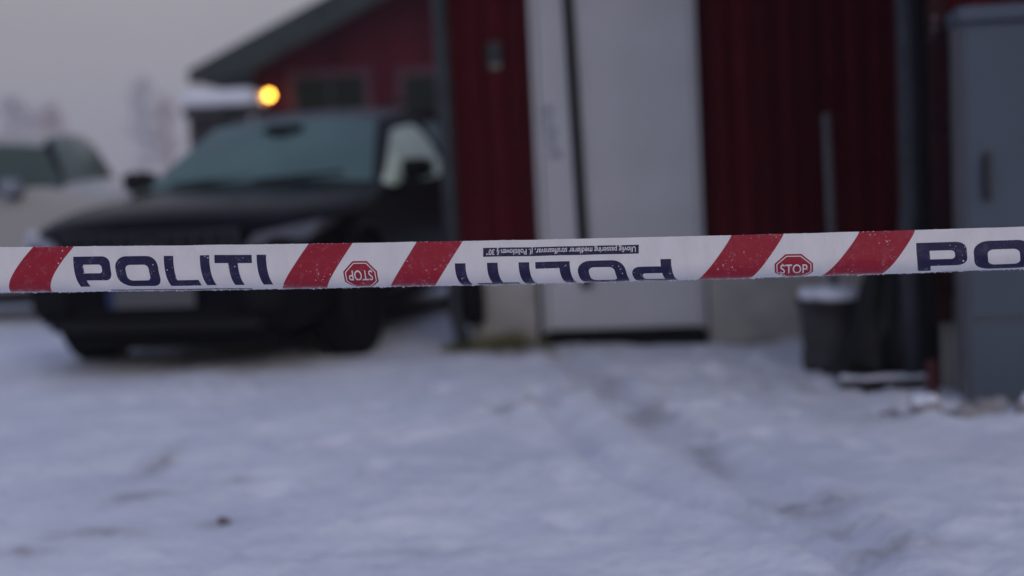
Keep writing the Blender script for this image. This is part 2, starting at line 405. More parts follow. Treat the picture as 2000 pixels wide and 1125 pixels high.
# faded notice on the door
nb = bmesh.new()
zz = 1.405
for k in range(5):
    wd = (0.055, 0.035, 0.060, 0.045, 0.070)[k]
    add_box(nb, 0.060 + 0.006 * k, 0.060 + 0.006 * k + wd, 0.0225, 0.0245, zz - 0.052, zz - 0.012); zz -= 0.064
nt_ = bm_obj('notice', nb, 'print_grey', door); nt_['label'] = 'faded grey marks running down the door edge'
# small box on the boards
wb = box('wall_box', -0.245, -0.175, 0.015, 0.050, 1.63, 1.78, 'box_beige', BLD, bev=0.008)
box('lid', -0.252, -0.168, 0.004, 0.013, 1.66, 1.775, 'pipe_grey', wb, bev=0.004)
# left downpipe
bm = bmesh.new(); tube(bm, [(-0.515, 0.0, 2.72), (-0.515, 0.0, 0.30), (-0.512, -0.005, 0.20), (-0.480, -0.05, 0.10), (-0.455, -0.10, 0.045)], 0.045, 14)
dp = bm_obj('downpipe', bm, 'pipe_grey', BLD, True)
for z in (2.3, 0.85):
    bm = bmesh.new(); lathe(bm, [(0.052, z), (0.052, z + 0.03)], 16, Matrix.Translation((-0.515, 0, 0))); bm_obj('bracket', bm, 'pipe_grey', dp)
bm = bmesh.new(); lathe(bm, [(0.055, 0.14), (0.068, 0.17), (0.072, 0.32), (0.062, 0.42), (0.030, 0.45)], 18, Matrix.Translation((-0.405, -0.02, 0)))
bm_obj('corner_shade', bm, 'rubber_black', dp, True)  # black form added for the shadowed void under the cladding corner
# right downpipe on the wing's return wall
bm = bmesh.new(); tube(bm, [(1.945, -1.55, 2.72), (1.945, -1.55, 0.80), (1.925, -1.62, 0.68), (1.915, -1.70, 0.60), (1.915, -1.72, 0.03)], 0.058, 14)
dp2 = bm_obj('downpipe', bm, 'pipe_blue', BLD, True)
for z in (2.2, 1.0):
    bm = bmesh.new(); lathe(bm, [(0.063, z), (0.063, z + 0.03)], 16, Matrix.Translation((1.945, -1.55, 0))); bm_obj('bracket', bm, 'pipe_grey', dp2)

bm = bmesh.new(); add_box(bm, 1.975, 2.020, -1.80, -1.745, 0.0, 2.74, 0.006); bm_obj('dark_strip', bm, 'rubber_black', BLD)  # black strip added to darken the return wall beside the pipe
def on_bld(x, y, z=0.0):
    c, s = math.cos(-BA), math.sin(-BA)
    return Vector((0.17 + c * x - s * y, 8.32 + s * x + c * y, z))

# ------------------------------------------------------------------ far gabled house
GY = 22.0
H2 = tag(empty('red_house', (-3.8, GY, 0)), 'far red gabled house with dark grey verge behind the black car', 'building')
def HX(x): return x + 3.8
TAN = math.tan(math.radians(25.0))
RIDGE = 2.0
def roof_z(x): return 2.62 + TAN * ((x + 4.57) if x < RIDGE else (2 * RIDGE - x + 4.57))
wv = [(-3.8, 0), (2 * RIDGE + 3.8, 0), (2 * RIDGE + 3.8, roof_z(-3.8) - 0.18), (RIDGE, roof_z(RIDGE) - 0.18), (-3.8, roof_z(-3.8) - 0.18)]
bm = bmesh.new()
a_ = [bm.verts.new((HX(x), 0.05, z)) for x, z in wv]; c_ = [bm.verts.new((HX(x), 8.0, z)) for x, z in wv]
bm.faces.new(a_); bm.faces.new(c_[::-1])
for k in range(5): bm.faces.new((a_[k], c_[k], c_[(k + 1) % 5], a_[(k + 1) % 5]))
bm_obj('wall', bm, 'red_paint_far', H2)
wins = [(-3.17, -2.10, 1.25, 2.50), (-1.50, -0.45, 1.25, 2.46)]
x = -3.80; k = 0
while x < 3.6:                                                       # gable boards, stopped at the windows
    wd = 0.195; top = roof_z(x) - 0.22
    spans = [(0.25, top)]
    for (a0, a1, z0, z1) in wins:
        if x + wd > a0 - 0.12 and x < a1 + 0.12: spans = [(0.25, z0 - 0.12), (z1 + 0.12, top)]
    for z0, z1 in spans: board(HX(x), wd - 0.012, z0, z1, 0.045 - (0.02 if k % 2 else 0), H2, 'red_paint_far', thick=0.024)
    x += wd; k += 1
for (a0, a1, z0, z1) in wins:
    bm = bmesh.new()
    add_box(bm, HX(a0 - 0.11), HX(a1 + 0.11), -0.035, 0.04, z1, z1 + 0.11); add_box(bm, HX(a0 - 0.11), HX(a1 + 0.11), -0.05, 0.04, z0 - 0.11, z0)
    add_box(bm, HX(a0 - 0.11), HX(a0), -0.032, 0.04, z0 + 0.001, z1 - 0.001); add_box(bm, HX(a1), HX(a1 + 0.11), -0.032, 0.04, z0 + 0.001, z1 - 0.001)
    wf = bm_obj('window', bm, 'trim_pale', H2)
    xm = (a0 + a1) / 2
    box('pane', HX(a0 + 0.002), HX(xm - 0.03), 0.0, 0.038, z0 + 0.002, z1 - 0.002, 'pane_dark', wf); box('pane', HX(xm + 0.03), HX(a1 - 0.002), 0.0, 0.038, z0 + 0.002, z1 - 0.002, 'pane_dark', wf)
    box('mullion', HX(xm - 0.028), HX(xm + 0.028), -0.015, 0.039, z0 + 0.002, z1 - 0.002, 'wood_dark', wf)
for sgn in (0, 1):                                                   # roof slopes and verge boards
    xa, xb = (-4.57, RIDGE) if sgn == 0 else (2 * RIDGE + 4.57, RIDGE)
    za, zb = 2.62, roof_z(RIDGE)
    v = []
    for y in (-0.95, 8.6):
        for (xx, zz_) in ((xa, za), (xb, zb)):
            v += [(HX(xx), y, zz_ - 0.15), (HX(xx), y, zz_)]
    rf = py_obj('roof', v, [(0, 1, 3, 2), (4, 6, 7, 5), (0, 4, 5, 1), (2, 3, 7, 6), (1, 5, 7, 3), (0, 2, 6, 4)], 'roof_dark', H2)
    # verge board, broader towards the ridge
    xq = xa + (0.35 if sgn == 0 else -0.35)
    v2 = []
    for y in (-1.0, -0.952):
        v2 += [(HX(xa), y, za + 0.01), (HX(xb), y, zb + 0.01), (HX(xb), y, zb - 0.44), (HX(xq + (0.5 if sgn == 0 else -0.5)), y, za - 0.07), (HX(xa), y, za - 0.2)]
    py_obj('verge_board', v2, [(0, 1, 2, 3, 4), (9, 8, 7, 6, 5), (0, 5, 6, 1), (1, 6, 7, 2), (2, 7, 8, 3), (3, 8, 9, 4), (4, 9, 5, 0)], 'roof_dark', rf)
# lean-to porch with snow on its roof
ph = box('porch_roof', HX(-4.62), HX(-3.62), -1.3, 0.015, 1.94, 2.08, 'wood_dark', H2, bev=0.01)
bm = bmesh.new(); add_box(bm, HX(-4.64), HX(-3.60), -1.32, 0.015, 2.082, 2.31, 0.075); bm_obj('porch_snow', bm, 'snow_cap', ph, True)
for (px_, py_) in ((-4.50, -1.2), (-3.75, -1.2)):
    box('porch_post', HX(px_ - 0.06), HX(px_ + 0.06), py_ - 0.06, py_ + 0.06, 0, 1.938, 'wood_dark', ph)
box('porch_wall', HX(-4.50), HX(-3.75), -1.1, -1.04, 0, 1.935, 'wood_dark', ph)
# lit wall lamp
LP = tag(empty('wall_lamp', (-3.52, GY - 0.28, 2.25)), 'glowing amber wall lamp under the far house eave', 'lamp')
bm = bmesh.new(); bmesh.ops.create_uvsphere(bm, u_segments=20, v_segments=12, radius=0.055); bm_obj('globe', bm, 'lamp_glass', LP, True)
bm = bmesh.new(); tube(bm, [(0, 0.30, 0.0), (0, 0.16, 0.13), (0, 0.0, 0.13), (0, 0.0, 0.062)], 0.014, 8); bm_obj('bracket', bm, 'wood_dark', LP, True)
bm = bmesh.new(); lathe(bm, [(0.055, 0.060), (0.045, 0.078), (0.018, 0.095)], 16); bm_obj('cap', bm, 'wood_dark', LP)

# ------------------------------------------------------------------ cars
def rows(w_, zb, zbelt, ztop, wtop, kind, ds=None):
    z = lambda t_: zb + (zbelt - zb) * t_
    pts = [(0, zb), (0.72 * w_, zb), (0.955 * w_, zb + 0.07), (w_, z(0.42)), (0.995 * w_, z(0.74)), (0.985 * w_, z(0.92))]
    if kind == 'hood':
        q = lambda t_: zbelt + (ztop - zbelt) * t_
        pts += [(0.955 * w_, zbelt), (0.89 * w_, q(0.42)), (0.80 * w_, q(0.66)), (0.66 * w_, q(0.82)), (0.34 * w_, q(0.96)), (0, ztop)]
    elif kind == 'cowl':
        pts += [(0.955 * w_, zbelt), (0.935 * w_, zbelt + 0.016), (0.895 * w_, zbelt + 0.026), (0.84 * w_, zbelt + 0.034), (0.44 * w_, zbelt + 0.065), (0, zbelt + 0.07)]
    else:
        p6 = (0.950 * w_, zbelt); p8 = (wtop, ztop - 0.110)
        pts += [p6, ((p6[0] + p8[0]) / 2 + 0.022, (p6[1] + p8[1]) / 2), p8, (wtop - 0.085, ztop - 0.035), (0.5 * wtop, ztop - 0.006), (0, ztop)]
    return pts
STN = [  # distance behind the nose, outline, forward bow of the upper rows
    (0.00, rows(.64, .30, .70, .775, 0, 'hood'), 0), (0.05, rows(.80, .25, .735, .835, 0, 'hood'), .03), (0.19, rows(.885, .215, .785, .895, 0, 'hood'), .05),
    (0.48, rows(.93, .20, .845, .950, 0, 'hood'), .06), (0.95, rows(.945, .20, .895, .990, 0, 'hood'), .08), (1.36, rows(.945, .20, .930, 1.015, 0, 'hood'), .10),
    (1.50, rows(.945, .20, .972, 1.0, 0, 'cowl'), .12), (1.86, rows(.945, .20, .990, 1.262, .775, 'cab'), .10), (2.24, rows(.945, .20, 1.000, 1.452, .680, 'cab'), .07),
    (2.84, rows(.945, .20, 1.005, 1.528, .668, 'cab'), 0), (2.96, rows(.945, .20, 1.006, 1.536, .668, 'cab'), 0), (3.42, rows(.945, .20, 1.005, 1.535, .664, 'cab'), 0),
    (3.58, rows(.945, .20, 1.01, 1.530, .660, 'cab'), 0), (4.10, rows(.935, .22, 1.035, 1.495, .635, 'cab'), 0), (4.30, rows(.925, .24, 1.05, 1.46, .61, 'cab'), -.04),
    (4.60, rows(.900, .27, .985, 1.07, 0, 'hood'), -.06), (4.71, rows(.855, .33, .87, .93, 0, 'hood'), -.04), (4.74, rows(.80, .40, .80, .85, 0, 'hood'), 0)]
WHEELS = [(0.87, 0.345), (3.75, 0.345)]; WR = 0.355
def split_mesh(me, groups):
    """groups: list of (name, face index list); returns plain mesh data for each"""
    out = []
    for name, fl in groups:
        used = {}; v = []; f_ = []
        for i in fl:
            p = me.polygons[i]; q = []
            for vi in p.vertices:
                if vi not in used: used[vi] = len(v); v.append(tuple(me.vertices[vi].co))
                q.append(used[vi])
            f_.append(q)
        out.append((name, v, f_))
    return out
def make_car(name, loc, rz, S, paint, ws_mat, sf_mats, dark=True, zmap=lambda z: z, smap=lambda q: q):
    root = empty(name, loc, rz)
    sx_, sy_, sz_ = S
    verts = []; faces = []; midx = []
    for s, pr, bow in STN:
        s = smap(s)
        for k in range(12):
            y, z = pr[k]; b_ = bow * (1 - min(1, (y / 0.75)) ** 2) if k >= 8 else 0
            verts.append(((-s + b_) * sx_, -y * sy_, zmap(z) * sz_))
        for k in range(10, 0, -1):
            y, z = pr[k]; b_ = bow * (1 - min(1, (y / 0.75)) ** 2) if k >= 8 else 0
            verts.append(((-s + b_) * sx_, y * sy_, zmap(z) * sz_))
    N = 22
    def mid(i, k):
        kk = k if k < 11 else 21 - k
        if kk >= 9:
            if i in (6, 7): return 1
            if i == 14: return 5
            if i in (0, 1, 2, 3, 4): return 6
            if i in (8, 9, 10, 11, 12, 13): return 8
        if kk in (6, 7):
            if i in (6, 7, 8): return 2
            if i == 10 or i == 11 and False: return 3
            if i == 12: return 4
        if i in (1, 2, 3, 4) and kk == 8: return 6
        if i in (6, 7) and kk == 8: return 7
        return 0
    for i in range(len(STN) - 1):
        for k in range(N):
            faces.append((i * N + k, i * N + (k + 1) % N, (i + 1) * N + (k + 1) % N, (i + 1) * N + k)); midx.append(mid(i, k))
    for i, flip in ((0, False), (len(STN) - 1, True)):
        o_ = i * N
        for k in range(11):
            a, b2 = o_ + k, o_ + k + 1; a2, b3 = o_ + (N - k) % N, o_ + (N - k - 1) % N
            q = [a]
            for vv in (b2, b3, a2):
                if vv not in q: q.append(vv)
            faces.append(tuple(q if flip else q[::-1])); midx.append(0)
    me = bpy.data.meshes.new('shell'); me.from_pydata(verts, [], faces); me.update()
    me.polygons.foreach_set('material_index', midx)
    bm = bmesh.new(); bm.from_mesh(me)
    bmesh.ops.recalc_face_normals(bm, faces=bm.faces[:])
    cl = bm.edges.layers.float.get('crease_edge') or bm.edges.layers.float.new('crease_edge')
    for e_ in bm.edges:
        mm_ = {f_.material_index for f_ in e_.link_faces}
        if len(mm_) > 1: e_[cl] = 0.75 if mm_ != {0, 6} else 0.3
    bm.to_mesh(me); bm.free()
    for _ in range(9): me.materials.append(MATS[paint])
    tmp = link(bpy.data.objects.new('shell', me))
    bmc = bmesh.new()
    for s, wz in WHEELS:
        for sg in (-1, 1):
            M = Matrix.Translation((-s * sx_, sg * 0.80 * sy_, wz * 1.02)) @ Matrix.Rotation(math.pi / 2, 4, 'X')
            lathe(bmc, [(0.405, -0.21), (0.405, 0.21)], 40, M)
    bmesh.ops.recalc_face_normals(bmc, faces=bmc.faces[:])
    mc = bpy.data.meshes.new('cut'); bmc.to_mesh(mc); bmc.free(); cut = link(bpy.data.objects.new('cut', mc))
    sm = tmp.modifiers.new('s', 'SUBSURF'); sm.levels = 2; sm.render_levels = 2
    bo = tmp.modifiers.new('b', 'BOOLEAN'); bo.operation = 'DIFFERENCE'; bo.object = cut; bo.solver = 'EXACT'
    dg = bpy.context.evaluated_depsgraph_get()
    ev = bpy.data.meshes.new_from_object(tmp.evaluated_get(dg))
    bpy.data.objects.remove(tmp); bpy.data.objects.remove(cut)
    G = {}
    for p in ev.polygons:
        c = p.center; key = {0: 'body', 1: 'windshield', 5: 'rear_window', 6: 'hood', 7: 'pillar|%s' % ('r' if c.y < 0 else 'l'), 8: 'roof_panel'}.get(p.material_index)
        if key is None:
            key = 'side_window|%d|%s' % (p.material_index, 'r' if c.y < 0 else 'l')
        for s, wz in WHEELS:
            if math.hypot(c.x + s * sx_, c.z - wz * 1.02) < 0.4045 and abs(c.y) > 0.5 and abs(c.y) < 0.935 * sy_: key = 'wheel_housing|%s|%d' % (s, c.y > 0)
            elif abs(abs(c.y) - (0.80 * sy_ - 0.21)) < 0.004 and math.hypot(c.x + s * sx_, c.z - wz * 1.02) < 0.41: key = 'wheel_housing|%s|%d' % (s, c.y > 0)
        G.setdefault(key, []).append(p.index)
    for nm, v, f_ in split_mesh(ev, list(G.items())):
        base = nm.split('|')[0]
        mm_ = {'body': paint, 'hood': paint, 'windshield': ws_mat, 'rear_window': ws_mat, 'wheel_housing': 'rubber_black', 'pillar': 'car_plastic', 'roof_panel': 'roof_frost' if dark else paint}.get(base)
        if base == 'side_window': mm_ = sf_mats[0] if nm.split('|')[1] == '2' else sf_mats[1]
        py_obj(base, v, f_, mm_, root, True)
    box('shade_slab', -4.3 * sx_, -0.22, -0.60 * sy_, 0.60 * sy_, 0.135, 0.26, 'rubber_black', root, bev=0.02)  # black slab added to deepen the shade under the car
    # wheels
    for s, wz in WHEELS:
        for sg in (-1, 1):
            M = Matrix.Translation((-s * sx_, sg * 0.815 * sy_, WR - 0.012)) @ Matrix.Rotation(-sg * math.pi / 2, 4, 'X')
            wl = link(bpy.data.objects.new('wheel', None)); wl.parent = root; wl.matrix_local = M
            bm = bmesh.new(); lathe(bm, [(0.235, -0.10), (0.27, -0.118), (0.325, -0.115), (0.350, -0.095), (0.355, -0.05), (0.355, 0.05), (0.350, 0.095), (0.325, 0.115), (0.27, 0.118), (0.235, 0.10)], 32)
            bm_obj('tyre', bm, 'tyre', wl, True)
            bm = bmesh.new()
            lathe(bm, [(0.236, 0.09), (0.215, 0.10), (0.205, 0.06), (0.205, 0.03), (0.236, 0.03)], 32, close=False)
            for k in range(5):
                A = Matrix.Rotation(k * 2 * math.pi / 5, 4, 'Z')
                add_box(bm, 0.03, 0.21, -0.026, 0.026, 0.055, 0.085, 0.006, A)
            lathe(bm, [(0.055, 0.05), (0.055, 0.092), (0.03, 0.098)], 14)
            bm_obj('rim', bm, 'rim', wl)
            bm = bmesh.new(); lathe(bm, [(0.20, 0.0), (0.20, 0.02)], 24); bm_obj('brake_disc', bm, 'car_plastic', wl)
    # mirrors on short arms
    for sg in (-1, 1):
        bm = bmesh.new()
        add_box(bm, -1.83 * sx_, -1.70 * sx_, sg * 0.90 * sy_ - 0.0, sg * 1.00 * sy_, 0.985 * sz_, 1.01 * sz_, 0.008)
        mr_ = bm_obj('mirror', bm, 'car_plastic', root)
        bm = bmesh.new()
        add_box(bm, -0.075, 0.065, -0.09, 0.09, -0.065, 0.065, 0.042, Matrix.Translation((-1.77 * sx_, sg * 0.985 * sy_, 1.075 * sz_)) @ Matrix.Rotation(sg * 0.25, 4, 'Z'))
        bm_obj('mirror_shell', bm, 'car_plastic' if dark else 'mirror_pale', mr_, True)
        bm = bmesh.new()
        add_box(bm, -1.885 * sx_, -1.872 * sx_, sg * 0.985 * sy_ - 0.09, sg * 0.985 * sy_ + 0.09, 1.02 * sz_, 1.13 * sz_, 0.004); bm_obj('mirror_glass', bm, 'car_chrome', mr_)
    # door handles, door seams
    for sg in (-1, 1):
        for s in (2.76, 3.38):
            box('door_handle', -(s + 0.1) * sx_, -(s - 0.1) * sx_, sg * 0.944 * sy_ - 0.018, sg * 0.944 * sy_ + 0.018, 0.845 * sz_, 0.875 * sz_, paint, root, bev=0.008)
    # tail lamps
    for sg in (-1, 1):
        box('tail_lamp', -4.665 * sx_, -4.52 * sx_, sg * 0.76 * sy_ - 0.09, sg * 0.76 * sy_ + 0.09, 0.80 * sz_, 0.98 * sz_, 'tail_red', root, bev=0.03)
    # roof rails
    for sg in (-1, 1):
        bm = bmesh.new()
        tube(bm, [(-2.35 * sx_, sg * 0.60 * sy_, 1.49 * sz_), (-2.45 * sx_, sg * 0.605 * sy_, 1.545 * sz_), (-3.2 * sx_, sg * 0.61 * sy_, 1.56 * sz_), (-4.0 * sx_, sg * 0.59 * sy_, 1.53 * sz_), (-4.1 * sx_, sg * 0.585 * sy_, 1.475 * sz_)], 0.014, 8)
        bm_obj('roof_rail', bm, 'car_plastic' if dark else 'car_chrome', root, True)
    # front: grille, lamps, bumper, plate
    P = lambda x: x * sx_
    bm = bmesh.new()
    add_box(bm, -0.06, 0.022, -0.50, 0.50, 0.575, 0.585, 0.003); add_box(bm, -0.10, 0.016, -0.53, 0.53, 0.790, 0.806, 0.005)
    for sg in (-1, 1):
        add_box(bm, -0.06, 0.020, sg * 0.515 - 0.012, sg * 0.515 + 0.012, 0.588, 0.788, 0.004)
    gr = bm_obj('grille', bm, 'grille_satin', root)
    box('mesh_panel', -0.07, 0.006, -0.50, 0.50, 0.588, 0.787, 'car_plastic', gr)
    for k in range(11):
        y = -0.45 + 0.09 * k
        if abs(y) < 0.07: continue
        box('slat', 0.0065, 0.018, y - 0.010, y + 0.010, 0.592, 0.783, 'grille_satin', gr)
    bm = bmesh.new(); M = Matrix.Translation((0.020, 0, 0.688)) @ Matrix.Rotation(math.pi / 2, 4, 'Y')
    r1 = lathe(bm, [(0.072, 0.0), (0.072, 0.018), (0.055, 0.018), (0.055, 0.0)], 24, M, close=False)
    lathe(bm, [(0.054, -0.002), (0.054, 0.008)], 24, M)
    bm_obj('emblem', bm, 'grille_satin', gr)
    for sg in (-1, 1):
        v = [(-0.005, .555, .70), (-0.17, .865, .735), (-0.46, .945, .815), (-0.28, .905, .830), (-0.03, .61, .775)]
        o2 = [(x - 0.07, y - 0.03, z) for x, y, z in v]
        vv = [((x + 0.03) * sx_, sg * (y + 0.005) * sy_, z * sz_) for x, y, z in v + o2]
        ff = [(0, 1, 2, 3, 4), (9, 8, 7, 6, 5)] + [(k, k + 5, (k + 1) % 5 + 5, (k + 1) % 5) for k in range(5)]
        hl = py_obj('headlight', vv, ff, ('headlamp' if sg < 0 else 'headlamp_dark') if dark else 'headlamp', root)
    bm = bmesh.new(); add_box(bm, -0.16, 0.030, -0.62, 0.62, 0.265, 0.330, 0.02); bm_obj('lower_lip', bm, 'car_plastic', root)
    bm = bmesh.new(); add_box(bm, -0.10, 0.012, -0.46, 0.46, 0.345, 0.385, 0.008); bm_obj('lower_intake', bm, 'rubber_black', root)
    for sg in (-1, 1):
        box('bumper_vent', -0.16, -0.005, sg * 0.64 - 0.10, sg * 0.64 + 0.10, 0.37, 0.50, 'rubber_black', root, bev=0.015)
    npl = box('number_plate', 0.012, 0.034, -0.215, 0.26, 0.395, 0.505, 'plate_white', root, bev=0.003)
    box('blue_strip', 0.012, 0.034, -0.26, -0.2155, 0.395, 0.505, 'plate_blue', npl, bev=0.003)
    # wipers and the sensor housing high on the windscreen
    for y0, y1 in ((-0.55, 0.02), (0.02, 0.60)):
        bm = bmesh.new(); tube(bm, [(-1.40 * sx_, y0 * sy_, 1.045 * sz_), (-1.475 * sx_, y1 * sy_, 1.078 * sz_)], 0.010, 6); bm_obj('wiper', bm, 'rubber_black', root)
    if dark:
      bm = bmesh.new()
      M = Matrix.Translation((-2.015 * sx_, 0, 1.392 * sz_)) @ Matrix.Rotation(math.atan2(0.20 * sz_, 0.40 * sx_), 4, 'Y')
      add_box(bm, -0.03, 0.06, -0.13, 0.13, -0.03, 0.012, 0.015, M); add_box(bm, 0.05, 0.11, -0.06, 0.06, -0.03, 0.010, 0.015, M)
      bm_obj('sensor_housing', bm, 'rubber_black', root, True)
    for sg in (-1, 1):
        for s, wz in WHEELS:                                          # dark lips round the arches
            bm = bmesh.new(); pts = []
            for k in range(17):
                a = math.pi * (1.08 - 1.16 * k / 16); pts.append((-s * sx_ + 0.415 * math.cos(a), sg * 0.936 * sy_, wz * 1.02 + 0.415 * math.sin(a)))
            tube(bm, pts, 0.022, 8); bm_obj('arch_trim', bm, 'car_plastic' if dark else paint, root, True)
    return root
CA = 0.237
suv = make_car('parked_car', (-1.957, 7.734, 0.0), math.atan2(-math.cos(CA), -math.sin(CA)), (1, 1, 1), 'car_black', 'frost_glass', ('frost_glass_backlit', 'frost_glass'), True)
tag(suv, 'black estate car with frosted teal windscreen, front towards the tape', 'car', 'cars parked in the yard')
def pw(q, P_=((0, 0), (1.5, 1.36), (1.86, 1.46), (2.24, 1.57), (2.84, 2.36), (2.96, 2.62), (3.42, 3.42), (9, 9))):
    for (a, b_), (c, d) in zip(P_, P_[1:]):
        if q <= c: return b_ + (d - b_) * (q - a) / (c - a)
wcar = make_car('parked_car', (-2.22, 11.93, 0.0), 0.0, (0.90, 0.93, 1.0), 'car_white', 'glass_green_pale', ('glass_green', 'glass_green'), False, lambda z: z * 1.07 if z < 1.0 else 1.07 + (z - 1.0) * 0.93, pw)
tag(wcar, 'off-white car side-on at the left edge, nose behind the black car', 'car', 'cars parked in the yard')

# ------------------------------------------------------------------ things along the wall
# tub with snow on top
TP = on_bld(1.595, -1.19)
tub = tag(empty('plant_tub', (TP.x, TP.y, 0.0)), 'dark round tub capped with snow against the red wall', 'tub')
bm = bmesh.new()
prof = [(0.140, 0.0), (0.144, 0.02), (0.147, 0.10), (0.137, 0.105), (0.145, 0.19), (0.142, 0.195), (0.150, 0.28), (0.147, 0.285), (0.154, 0.345), (0.166, 0.35), (0.168, 0.385), (0.150, 0.385), (0.146, 0.34)]
lathe(bm, [(q[0] * 1.06, q[1] * 0.92) for q in prof], 32); bm_obj('pot', bm, 'tub_plastic', tub, True)
bm = bmesh.new()
rg = lathe(bm, [(0.150, 0.372), (0.163, 0.392), (0.160, 0.412), (0.135, 0.428), (0.08, 0.434), (0.02, 0.437)], 32)
for v in bm.verts: v.co.z += 0.02 * noise.noise(v.co * 14) + 0.04 * v.co.x * (-1)
so_ = bm_obj('snow_top', bm, 'snow_cap', tub, True); so_.location.z = -0.031
# bare stick standing behind the tub
SP = on_bld(1.615, -0.96)
bm = bmesh.new(); tube(bm, [(0, 0, 0), (0.004, 0, 0.4), (-0.002, 0.0, 0.9), (-0.008, 0.01, 1.25)], [0.022, 0.021, 0.020, 0.019], 10)
st = bm_obj('stick', bm, 'stick_wood', None, True); st.location = (SP.x, SP.y, 0)
tag(st, 'thin pale grey pole standing upright behind the dark tub', 'pole')
# black tarp bundle on a low board
MP = on_bld(1.800, -1.58)
bm = bmesh.new(); rings = []
for j in range(16):
    z = 0.06 + 0.60 * j / 15; base = 0.135 - 0.065 * sstep(0.0, 0.9, j / 15) + 0.02 * sstep(0.82, 1.0, j / 15)
    if j == 15: base *= 0.6
    ring = []
    for k in range(36):
        a = 2 * math.pi * k / 36
        r_ = base * (1 + 0.16 * math.sin(5 * a + z * 3) + 0.10 * math.sin(9 * a - z * 6) + 0.45 * noise.noise(Vector((math.cos(a) * 2, math.sin(a) * 2, z * 4))))
        ring.append(bm.verts.new((r_ * math.cos(a) + 0.05 * (z - 0.3), r_ * math.sin(a), z + 0.012 * math.sin(5 * a))))
    rings.append(ring)
for a, b2 in zip(rings, rings[1:]):
    for k in range(36): bm.faces.new((a[k], a[(k + 1) % 36], b2[(k + 1) % 36], b2[k]))
bm.faces.new(rings[0][::-1]); bm.faces.new(rings[-1])
tb = bm_obj('tarp_bundle', bm, 'tarp', None, True); tb.location = (MP.x, MP.y, 0)
tag(tb, 'black wrinkled tarp bundle flaring at its foot, beside the grey cabinet', 'bundle')
LB = tag(empty('low_board', (MP.x - 0.02, MP.y - 0.02, 0.0), -BA), 'low snow-covered board under the black tarp bundle', 'board')
bm = bmesh.new(); add_box(bm, -0.20, 0.17, -0.20, 0.16, 0.012, 0.042, 0.004); bm_obj('plank', bm, 'wood_dark', LB)
bm = bmesh.new(); add_box(bm, -0.20, 0.17, -0.205, -0.14, 0.0435, 0.064, 0.009)
bmesh.ops.subdivide_edges(bm, edges=bm.edges[:], cuts=3, use_grid_fill=True)
for v in bm.verts:
    if v.co.z > 0.05: v.co.z += 0.014 * noise.noise(v.co * 22) - 0.004; v.co.y += 0.02 * noise.noise(v.co * 15 + Vector((4, 0, 0)))
bm_obj('snow_top', bm, 'snow_cap', LB, True)
# red-handled tool leaning by the corner
RP = on_bld(1.955, -1.985)
tl = tag(empty('hand_tool', (RP.x, RP.y, 0.0)), 'narrow tool with dark shaft and red foot at the cabinet corner', 'tool')
bm = bmesh.new(); tube(bm, [(0, 0, 0.15), (0.01, 0.035, 0.75)], 0.017, 8); bm_obj('shaft', bm, 'rubber_black', tl, True)
bm = bmesh.new(); add_box(bm, -0.024, 0.024, -0.02, 0.02, 0.0, 0.155, 0.008); bm_obj('foot', bm, 'shovel_red', tl)

# grey-blue utility cabinet
CP = on_bld(2.065, -2.24)
cab = tag(empty('utility_cabinet', (CP.x, CP.y, 0.0), -BA), 'tall blue-grey steel utility cabinet at the right edge', 'cabinet')
box('carcass', 0.0, 0.80, 0.012, 0.32, 0.0, 1.555, 'cab_edge', cab, bev=0.006)
box('door_panel', 0.012, 0.396, -0.006, 0.011, 0.36, 1.545, 'cab_blue', cab, bev=0.004)
box('door_panel', 0.402, 0.790, -0.006, 0.011, 0.36, 1.545, 'cab_blue', cab, bev=0.004)
box('base_panel', 0.012, 0.790, -0.003, 0.011, 0.02, 0.345, 'cab_blue', cab, bev=0.004)
tp_ = bmesh.new(); add_box(tp_, -0.012, 0.812, -0.03, 0.335, 1.557, 1.618, 0.008); bm_obj('top_cap', tp_, 'cab_blue', cab)
hb = box('handle_plate', 0.070, 0.108, -0.014, -0.007, 0.835, 1.035, 'handle_black', cab, bev=0.003)
bm = bmesh.new(); add_box(bm, 0.079, 0.099, -0.040, -0.015, 0.86, 1.01, 0.006); bm_obj('grip', bm, 'handle_black', hb)

